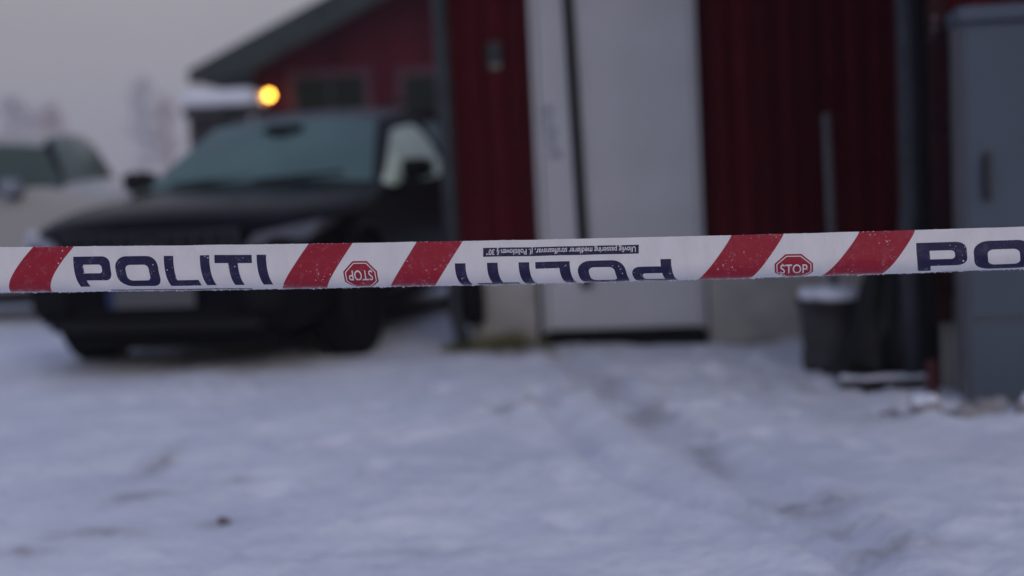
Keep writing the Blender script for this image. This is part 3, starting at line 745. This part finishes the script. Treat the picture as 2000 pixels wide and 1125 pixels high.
# snow-dusted stones along the foot of the cabinet
sdat = [(1.60, 5.52, 0.085), (1.72, 5.42, 0.07), (1.84, 5.47, 0.075), (1.95, 5.36, 0.065), (2.07, 5.40, 0.075), (2.16, 5.31, 0.06), (1.50, 5.66, 0.05), (1.66, 5.66, 0.055)]
snames = ['largest snow-dusted stone left of the cabinet foot', 'second stone from the left along the cabinet foot', 'third stone from the left along the cabinet foot',
          'fourth stone from the left along the cabinet foot', 'stone near the right edge under the cabinet', 'rightmost stone under the cabinet at the photo edge',
          'small stone in front of the tarp bundle board', 'small stone tucked close to the cabinet corner']
for si, ((x, y, r_), lb) in enumerate(zip(sdat, snames)):
    r_ *= 0.8
    bm = bmesh.new(); bmesh.ops.create_icosphere(bm, subdivisions=3, radius=r_)
    sd_ = rnd.random() * 50
    for v in bm.verts:
        q = v.co / r_; v.co *= 0.85 + 0.8 * noise.noise(q * 1.3 + Vector((sd_, 0, 0))) + 0.25 * noise.noise(q * 4 + Vector((0, sd_, 0))); v.co.z *= 0.75
    o = bm_obj('stone', bm, 'stone', None, True); o.location = (x, y, ground_h(x, y) + r_ * 0.25)
    tag(o, lb, 'stone', 'stones along the cabinet foot')
    if si not in (0, 3, 5): continue
    bm = bmesh.new(); bmesh.ops.create_icosphere(bm, subdivisions=3, radius=r_)
    for v in bm.verts:
        q = v.co / r_; v.co *= 0.89 + 0.8 * noise.noise(q * 1.3 + Vector((sd_, 0, 0))) + 0.2 * noise.noise(q * 3 + Vector((sd_, 9, 0))); v.co.z *= 0.72
        v.co.z += r_ * 0.10
        if q.z < 0.35 + 0.5 * noise.noise(q * 2.5 + Vector((0, 0, sd_))): v.co *= 0.7
    bm_obj('snow_top', bm, 'snow_cap', o, True)

# dirt clod in the foreground
bm = bmesh.new(); bmesh.ops.create_icosphere(bm, subdivisions=3, radius=0.017)
for v in bm.verts: v.co *= 0.8 + 0.7 * noise.noise(v.co * 40); v.co.x *= 1.4
cl_ = bm_obj('dirt_clod', bm, 'dirt', None, True); cl_.location = (-0.955, 4.43, ground_h(-0.955, 4.43) + 0.008)
tag(cl_, 'small dark clod lying on the snow in the left foreground', 'clod')

# frosty dry grass and moss at the wall foot
bm = bmesh.new(); rg_ = random.Random(3)
for _ in range(900):
    u_ = rg_.choice((rg_.gauss(-0.48, 0.07), rg_.gauss(-0.18, 0.10), rg_.uniform(-0.5, 0.05), rg_.uniform(1.05, 1.35)))
    d_ = rg_.uniform(-0.20, 0.0) if u_ < 0.5 else rg_.uniform(-0.05, 0.01)
    p = on_bld(u_, d_); h_ = rg_.uniform(0.03, 0.10) * (1.3 if abs(u_ + 0.2) < 0.12 else 0.8) * (0.4 if u_ > 0.5 else 1)
    a = rg_.uniform(0, 6.28); wv_ = 0.006
    p.z = ground_h(p.x, p.y) - 0.01
    tip = p + Vector((rg_.gauss(0, 0.03), rg_.gauss(0, 0.03), h_)); s_ = Vector((math.cos(a), math.sin(a), 0)) * wv_
    bm.faces.new([bm.verts.new(q) for q in (p - s_, p + s_, tip)])
gt = bm_obj('grass', bm, 'grass_dry'); gt['kind'] = 'stuff'; tag(gt, 'dry yellow-green grass at the foot of the red building', 'grass')

# ------------------------------------------------------------------ far frosted trees
def tree(name, x, y, h, cw, crown0, label, seed, leafm, n_tw=9000):
    r_ = random.Random(seed); root = tag(empty(name, (x, y, 0)), label, 'tree', 'frosted trees beyond the yard')
    bm = bmesh.new(); tips = []
    tube(bm, [(0, 0, -0.3), (0.05 * h * 0.1, 0, h * 0.3), (-0.1, 0.05, h * 0.65), (0.05, 0, h * 0.96)], [h * 0.022, h * 0.017, h * 0.010, h * 0.003], 8)
    for k in range(34):
        z = h * (crown0 + (0.94 - crown0) * (k + r_.random()) / 34); a = r_.uniform(0, 6.28)
        t_ = (z / h - crown0) / (1 - crown0)
        L = cw * (0.35 + 0.9 * math.sin(math.pi * min(1, 0.15 + 0.85 * t_)) ** 0.8) * r_.uniform(0.6, 1.1)
        d_ = Vector((math.cos(a), math.sin(a), r_.uniform(0.35, 0.9))).normalized()
        p0 = Vector((0, 0, z)); p1 = p0 + d_ * L * 0.5; p2 = p0 + d_ * L + Vector((0, 0, -0.1 * L))
        tube(bm, [p0, p1, p2], [h * 0.006, h * 0.004, h * 0.0015], 5); tips += [(p0, p1), (p1, p2), (p1, p2)]
    bm_obj('trunk', bm, 'bark', root, True)
    v = []; f_ = []
    for _ in range(n_tw):
        a, b2 = r_.choice(tips); p = a.lerp(b2, r_.random()) + Vector((r_.gauss(0, 1), r_.gauss(0, 1), r_.gauss(0, 1))) * 0.09 * cw
        q = p + Vector((r_.gauss(0, 1), r_.gauss(0, 1), r_.gauss(0, 1))).normalized() * r_.uniform(0.2, 0.6); s_ = Vector((r_.gauss(0, 1), r_.gauss(0, 1), r_.gauss(0, 1))).normalized() * 0.07
        i = len(v); v += [tuple(p - s_), tuple(p + s_), tuple(q)]; f_.append((i, i + 1, i + 2))
    py_obj('crown', v, f_, leafm, root)
tree('frosted_tree', -57.6, 230, 17.6, 3.1, 0.12, 'slim tall frosted tree in the mist between the two cars', 11, 'twig_frost')
tree('frosted_tree', -54.6, 232, 14.4, 2.6, 0.15, 'shorter warm-toned frosted tree beside the slim tall tree', 12, 'twig_warm', 7500)
tree('frosted_tree', -77.5, 230, 15.2, 4.3, 0.30, 'broad frosted tree above the off-white car at the left edge', 13, 'twig_frost', 13000)
tree('frosted_tree', -74.5, 236, 14.0, 3.3, 0.35, 'brownish frosted tree right of the broad one above the off-white car', 14, 'twig_warm', 9000)

# ------------------------------------------------------------------ police barrier tape
K = TAPE_D / 2780.0            # tape design unit in metres (about 0.65 mm)
# stretched across the yard at waist height, slightly tilted, 2.6 m in front of the viewpoint
T = link(bpy.data.objects.new('barrier_tape', None))
mt = Matrix((R, F, U)).transposed().to_4x4(); mt.translation = Vector((0, 0, CAM_H)) + F * TAPE_D
T.matrix_world = mt
tag(T, 'red and white police barrier tape stretched across the foreground', 'barrier tape')
CURL = 32.0; A_MAX = 128.0
def tape_pt(u, a, off=0.0):
    top = 482.5 - 0.007 * u - 6.5e-6 * u * u + 0.7 * noise.noise(Vector((u * 0.013, 0, 5)))
    a0 = 57.0 - 0.0030 * u + 1.0 * noise.noise(Vector((u * 0.006, 3, 1)))
    d = 2.5 * math.sin(u * 0.0042 + 1.0) + 1.4 * noise.noise(Vector((u * 0.010, a * 0.012, 0)))
    if a <= a0: v, th = a, 0.0
    else:
        th = (a - a0) / CURL; v = a0 + CURL * math.sin(th); d += CURL * (1 - math.cos(th))
    v += off * math.sin(th); d -= off * math.cos(th)
    return Vector(((u - 1000) * K, d * K, -(top + v - 562.5) * K))
us = [-900 + 10 * i for i in range(381)]
as_ = [0, 1.2, 4, 10, 18, 26, 34, 42, 50] + [52 + 2.5 * i for i in range(int((A_MAX - 52) / 2.5) + 1)]
tv = [tuple(tape_pt(u, a)) for a in as_ for u in us]; nu = len(us)
tf = [(j * nu + i, j * nu + i + 1, (j + 1) * nu + i + 1, (j + 1) * nu + i) for j in range(len(as_) - 1) for i in range(nu - 1)]
band = py_obj('band', tv, tf, 'tape_white', T, True)
sol = band.modifiers.new('thickness', 'SOLIDIFY'); sol.thickness = 0.00012; sol.offset = -1 if False else 1
sol.offset = 0

def fill2d(polys):
    c = bpy.data.curves.new('tmp', 'CURVE'); c.dimensions = '2D'; c.fill_mode = 'BOTH'
    for p in polys:
        s_ = c.splines.new('POLY'); s_.points.add(len(p) - 1); s_.use_cyclic_u = True
        for q, (x, y) in zip(s_.points, p): q.co = (x, y, 0, 1)
    o = link(bpy.data.objects.new('tmp', c)); dg = bpy.context.evaluated_depsgraph_get(); dg.update()
    me = bpy.data.meshes.new_from_object(o.evaluated_get(dg)); bpy.data.objects.remove(o); return me
def text2d(txt, off=0.0):
    c = bpy.data.curves.new('tmp', 'FONT'); c.body = txt; c.size = 1.0; c.fill_mode = 'BOTH'; c.offset = off; c.resolution_u = 4
    o = link(bpy.data.objects.new('tmp', c)); dg = bpy.context.evaluated_depsgraph_get(); dg.update()
    me = bpy.data.meshes.new_from_object(o.evaluated_get(dg)); bpy.data.objects.remove(o); return me
def printed(name, me, xf, mm, off, parent):
    bm = bmesh.new(); bm.from_mesh(me)
    bmesh.ops.remove_doubles(bm, verts=bm.verts[:], dist=1e-5)
    for v in bm.verts:
        u, a = xf(v.co.x, v.co.y); v.co = (u, a, 0)
    xs = [v.co.x for v in bm.verts]; ys = [v.co.y for v in bm.verts]
    y = 3.0
    while y < A_MAX:
        if min(ys) < y < max(ys):
            bmesh.ops.bisect_plane(bm, geom=bm.verts[:] + bm.edges[:] + bm.faces[:], plane_co=(0, y, 0), plane_no=(0, 1, 0))
        y += 2.5 if y > 40 else 6
    x = math.floor(min(xs) / 20) * 20 + 20
    while x < max(xs):
        bmesh.ops.bisect_plane(bm, geom=bm.verts[:] + bm.edges[:] + bm.faces[:], plane_co=(x, 0, 0), plane_no=(1, 0, 0)); x += 20
    fr = []
    bm.verts.ensure_lookup_table()
    for v in bm.verts:
        u, a = v.co.x, v.co.y
        fr.append(0.55 * sstep(80, 106, a) + 0.10 * sstep(7, 0, a)); v.co = tape_pt(u, a, off)
    bm.normal_update()
    for f_ in bm.faces:
        if f_.normal.y > 0: f_.normal_flip()
    me2 = bpy.data.meshes.new(name); bm.to_mesh(me2); bm.free()
    at_ = me2.attributes.new('frost', 'FLOAT', 'POINT'); at_.data.foreach_set('value', fr)
    return mesh_obj(name, me2, mm, parent)
def rrect(x0, x1, y0, y1, r, n_=6, which=(1, 1, 1, 1)):
    p = []
    for (cx, cy, a0, on) in ((x1, y0, -90, which[1]), (x1, y1, 0, which[2]), (x0, y1, 90, which[3]), (x0, y0, 180, which[0])):
        if not on: p.append((cx, cy)); continue
        ox = cx + (-r if cx == x1 else r); oy = cy + (-r if cy == y1 else r)
        for k in range(n_ + 1):
            a = math.radians(a0 + 90 * k / n_); p.append((ox + r * math.cos(a), oy + r * math.sin(a)))
    return p
def dens(p, step=3.0):
    o = []
    for a, b2 in zip(p, p[1:] + p[:1]):
        d = math.hypot(b2[0] - a[0], b2[1] - a[1]); k = max(1, int(d / step))
        o += [(a[0] + (b2[0] - a[0]) * i / k, a[1] + (b2[1] - a[1]) * i / k) for i in range(k)]
    return o
LH = 61.0
Pout = [(0, 0)] + rrect(0, 71, 0, 47, 15, which=(0, 1, 1, 0))[0:-1]
Pp = rrect(0, 71, 0, 47, 15, which=(0, 1, 1, 0))       # starts at right-top arc ... ends left corners
# outline of P: top-left, bowl, back to the stem, foot of the stem
bowl = [q for q in Pp if q[0] > 18.5]
P_poly = [(0, 0)] + bowl + [(18.5, 47), (18.5, LH), (0, LH)]
LET = {'P': (0, [P_poly, rrect(18.5, 54, 16, 33, 6, which=(0, 1, 1, 0))]),
       'O': (80.5, [rrect(0, 84, 0, LH, 22), rrect(19.5, 65, 17, 48, 9)]),
       'L': (177, [[(0, 0), (18.5, 0), (18.5, 48), (60, 48), (60, LH), (0, LH)]]),
       'I': (247.5, [[(0, 0), (18.5, 0), (18.5, LH), (0, LH)]]),
       'T': (276, [[(0, 0), (73, 0), (73, 16), (45, 16), (45, LH), (26.5, LH), (26.5, 16), (0, 16)]]),
       'J': (358.5, [[(0, 0), (18.5, 0), (18.5, LH), (0, LH)]])}
def word(x0, sc, a_start, inv, shear):
    W = 377.0
    root = None; polys = []
    for ch in 'POLITJ':
        dx, pl = LET[ch]
        for p in pl: polys.append([(dx + x, y) for x, y in dens(p)])
    me = fill2d(polys)
    def xf(x, y):
        if inv: x, y = W - x, LH - y
        a = a_start + y
        return (x0 + x * sc + shear * (max(0.0, y) / LH) ** 2.2, a)
    return printed('lettering', me, xf, 'tape_navy', 0.35, T)
word(142.5, 1.0, 20.0, False, 13.0)['label'] = 'upright dark blue POLITI lettering'
word(888.5, 1.12, 43.5, True, 22.0)['label'] = 'upside-down dark blue POLITI lettering'
word(1790.0, 1.38, 25.5, False, 8.0)['label'] = 'POLITI lettering running off the right edge'
word(-640.0, 1.0, 43.5, True, 14.0)
def stripe(t0, t1, b0, b1, ex):
    L_, R_ = [], []
    for k in range(25):
        t_ = k / 24; a = A_MAX * t_
        # position follows the visible height of the curled band
        a0 = 56.0; v = a if a < a0 else a0 + CURL * math.sin(min(1.57, (a - a0) / CURL)); g = v / 88.0
        g = 1 - (1 - min(g, 1)) ** ex if ex > 1 else min(g, 1) ** (1 / ex)
        if a > a0 + 50: g += (a - a0 - 50) / 60.0
        L_.append((t0 + (b0 - t0) * g, a)); R_.append((t1 + (b1 - t1) * g, a))
    return printed('stripe', fill2d([L_ + R_[::-1]]), lambda x, y: (x, y), 'tape_red', 0.35, T)
stripe(64, 144, 12.5, 94, 1.6); stripe(603, 689, 548, 636, 1.15); stripe(814, 904, 760, 848, 1.0)
stripe(1429, 1531, 1366, 1470, 1 / 1.15); stripe(1679, 1788, 1610, 1727, 1 / 1.2)
stripe(-150, -68, -202, -122, 1.4); stripe(-720, -640, -770, -690, 1.2); stripe(2360, 2480, 2290, 2410, 0.9); stripe(2640, 2770, 2570, 2700, 0.9)
# small-print bars
def bar(x0, x1, a0, a1, inv, txt, tr=0.0):
    o = printed('text_bar', fill2d([dens([(x0, a0), (x1, a0), (x1 + tr, a1), (x0 + tr, a1)], 6)]), lambda x, y: (x, y), 'tape_navy', 0.35, T)
    me = text2d(txt, 0.012)
    xs = [v.co.x for v in me.vertices]; wx = max(xs) - min(xs); mn = min(xs)
    sx2 = (x1 - x0 - 12) / wx; hy = 15.5
    def xf(x, y):
        if inv: return (x1 - 6 - (x - mn) * sx2, a0 + 3.2 + y * hy)
        return (x0 + 6 + (x - mn) * sx2, a1 - 3.6 - y * hy)
    printed('small_print', me, xf, 'tape_white', 0.7, o)
SM = 'Ulovlig passering medf\u00f8rer straffeansvar, jf. Politiloven \u00a7 30\u201d'
bar(943.7, 1247.6, 14.4, 31.6, True, SM)
bar(210, 488, 92, 108, False, SM, 6.0)
bar(1850, 2200, 96, 113, False, SM, 6.0)
# STOP octagons
def stop(cx, c_a, hw, hh, te, se, inv, sh):
    def octo(k): return [(x * k[0], y * k[1]) for x, y in ((-te, -hh), (te, -hh), (hw, -se), (hw, se), (te, hh), (-te, hh), (-hw, se), (-hw, -se))]
    sg = -1 if inv else 1
    def xf(x, y): return (cx + sg * x + sh * max(0, (sg * y + hh) / (2 * hh)) ** 1.8, c_a + sg * y)
    o = printed('stop_sign', fill2d([dens(octo((1, 1)), 4)]), xf, 'tape_red', 0.35, T)
    k1 = ((hw - 3.4) / hw, (hh - 3.4) / hh); k2 = ((hw - 5.2) / hw, (hh - 5.2) / hh)
    printed('outline', fill2d([dens(octo(k1), 4), dens(octo(k2), 4)]), xf, 'tape_white', 0.7, o)
    me = text2d('STOP', 0.008); xs = [v.co.x for v in me.vertices]; x0, x1 = min(xs), max(xs); ys = [v.co.y for v in me.vertices]; yh = max(ys)
    tw = hw * 1.42; th_ = 20.0
    def xt(x, y): return xf(-tw / 2 + (x - x0) / (x1 - x0) * tw, th_ * (0.5 - y / yh) + 2.0)
    printed('stop_text', me, xt, 'tape_white', 0.7, o)
stop(702.5, 66.0, 33.0, 30.5, 14, 10.5, True, 8.0)
stop(1550.0, 68.0, 37.5, 28.0, 15.5, 9.5, False, 6.0)
# frost crystals clinging to the tape
fv = []; ff = []
def grain(u, a, r_, off):
    c = tape_pt(u, a, off); i = len(fv); ax = [Vector((rnd.gauss(0, 1), rnd.gauss(0, 1), rnd.gauss(0, 1))).normalized() for _ in range(1)][0]
    b1 = ax.orthogonal().normalized(); b2 = ax.cross(b1)
    for d, q in ((ax, 1.25), (-ax, 0.8), (b1, 1), (-b1, .8), (b2, .9), (-b2, 1)): fv.append(tuple(c + d * r_ * q * K))
    for t_ in ((0, 2, 4), (0, 4, 3), (0, 3, 5), (0, 5, 2), (1, 4, 2), (1, 3, 4), (1, 5, 3), (1, 2, 5)): ff.append(tuple(i + k for k in t_))
rnd = random.Random(21)
for _ in range(2600):
    u = rnd.uniform(-850, 2850); cl = noise.noise(Vector((u * 0.03, 1, 1))) + 0.5 * noise.noise(Vector((u * 0.11, 2, 1)))
    if rnd.random() > 0.45 + 0.9 * cl: continue
    a0 = 57.0 - 0.0030 * u; grain(u, a0 + CURL * rnd.uniform(1.25, 1.95), rnd.uniform(0.7, 1.6) * (1 + max(0, cl)), rnd.uniform(0.2, 1.6))
for _ in range(700):
    grain(rnd.uniform(-850, 2850), rnd.uniform(-0.4, 0.8), abs(rnd.gauss(0.45, 0.4)) + 0.2, rnd.uniform(-0.3, 0.6))
for _ in range(2600):
    u = rnd.uniform(-850, 2850); a = rnd.uniform(2, 96)
    if noise.noise(Vector((u * 0.02, a * 0.03, 8))) < -0.05 + 0.3 * rnd.random(): continue
    grain(u, a, abs(rnd.gauss(0, 0.55)) + 0.4, 0.5)
fg = py_obj('frost', fv, ff, 'frost_grain', T); fg['kind'] = 'stuff'

# ------------------------------------------------------------------ thin winter haze
hz = bpy.data.materials.new('haze'); hz.use_nodes = True; hn = hz.node_tree
hn.nodes.clear(); pv = hn.nodes.new('ShaderNodeVolumePrincipled'); ho = hn.nodes.new('ShaderNodeOutputMaterial')
pv.inputs['Color'].default_value = (0.95, 0.95, 0.97, 1); pv.inputs['Density'].default_value = 0.0009; pv.inputs['Anisotropy'].default_value = 0.0
hn.links.new(pv.outputs[0], ho.inputs['Volume']); MATS['haze'] = hz
HZ = box('haze', -262, 202, -82, 332, -1.4, 20.0, 'haze'); HZ['kind'] = 'stuff'
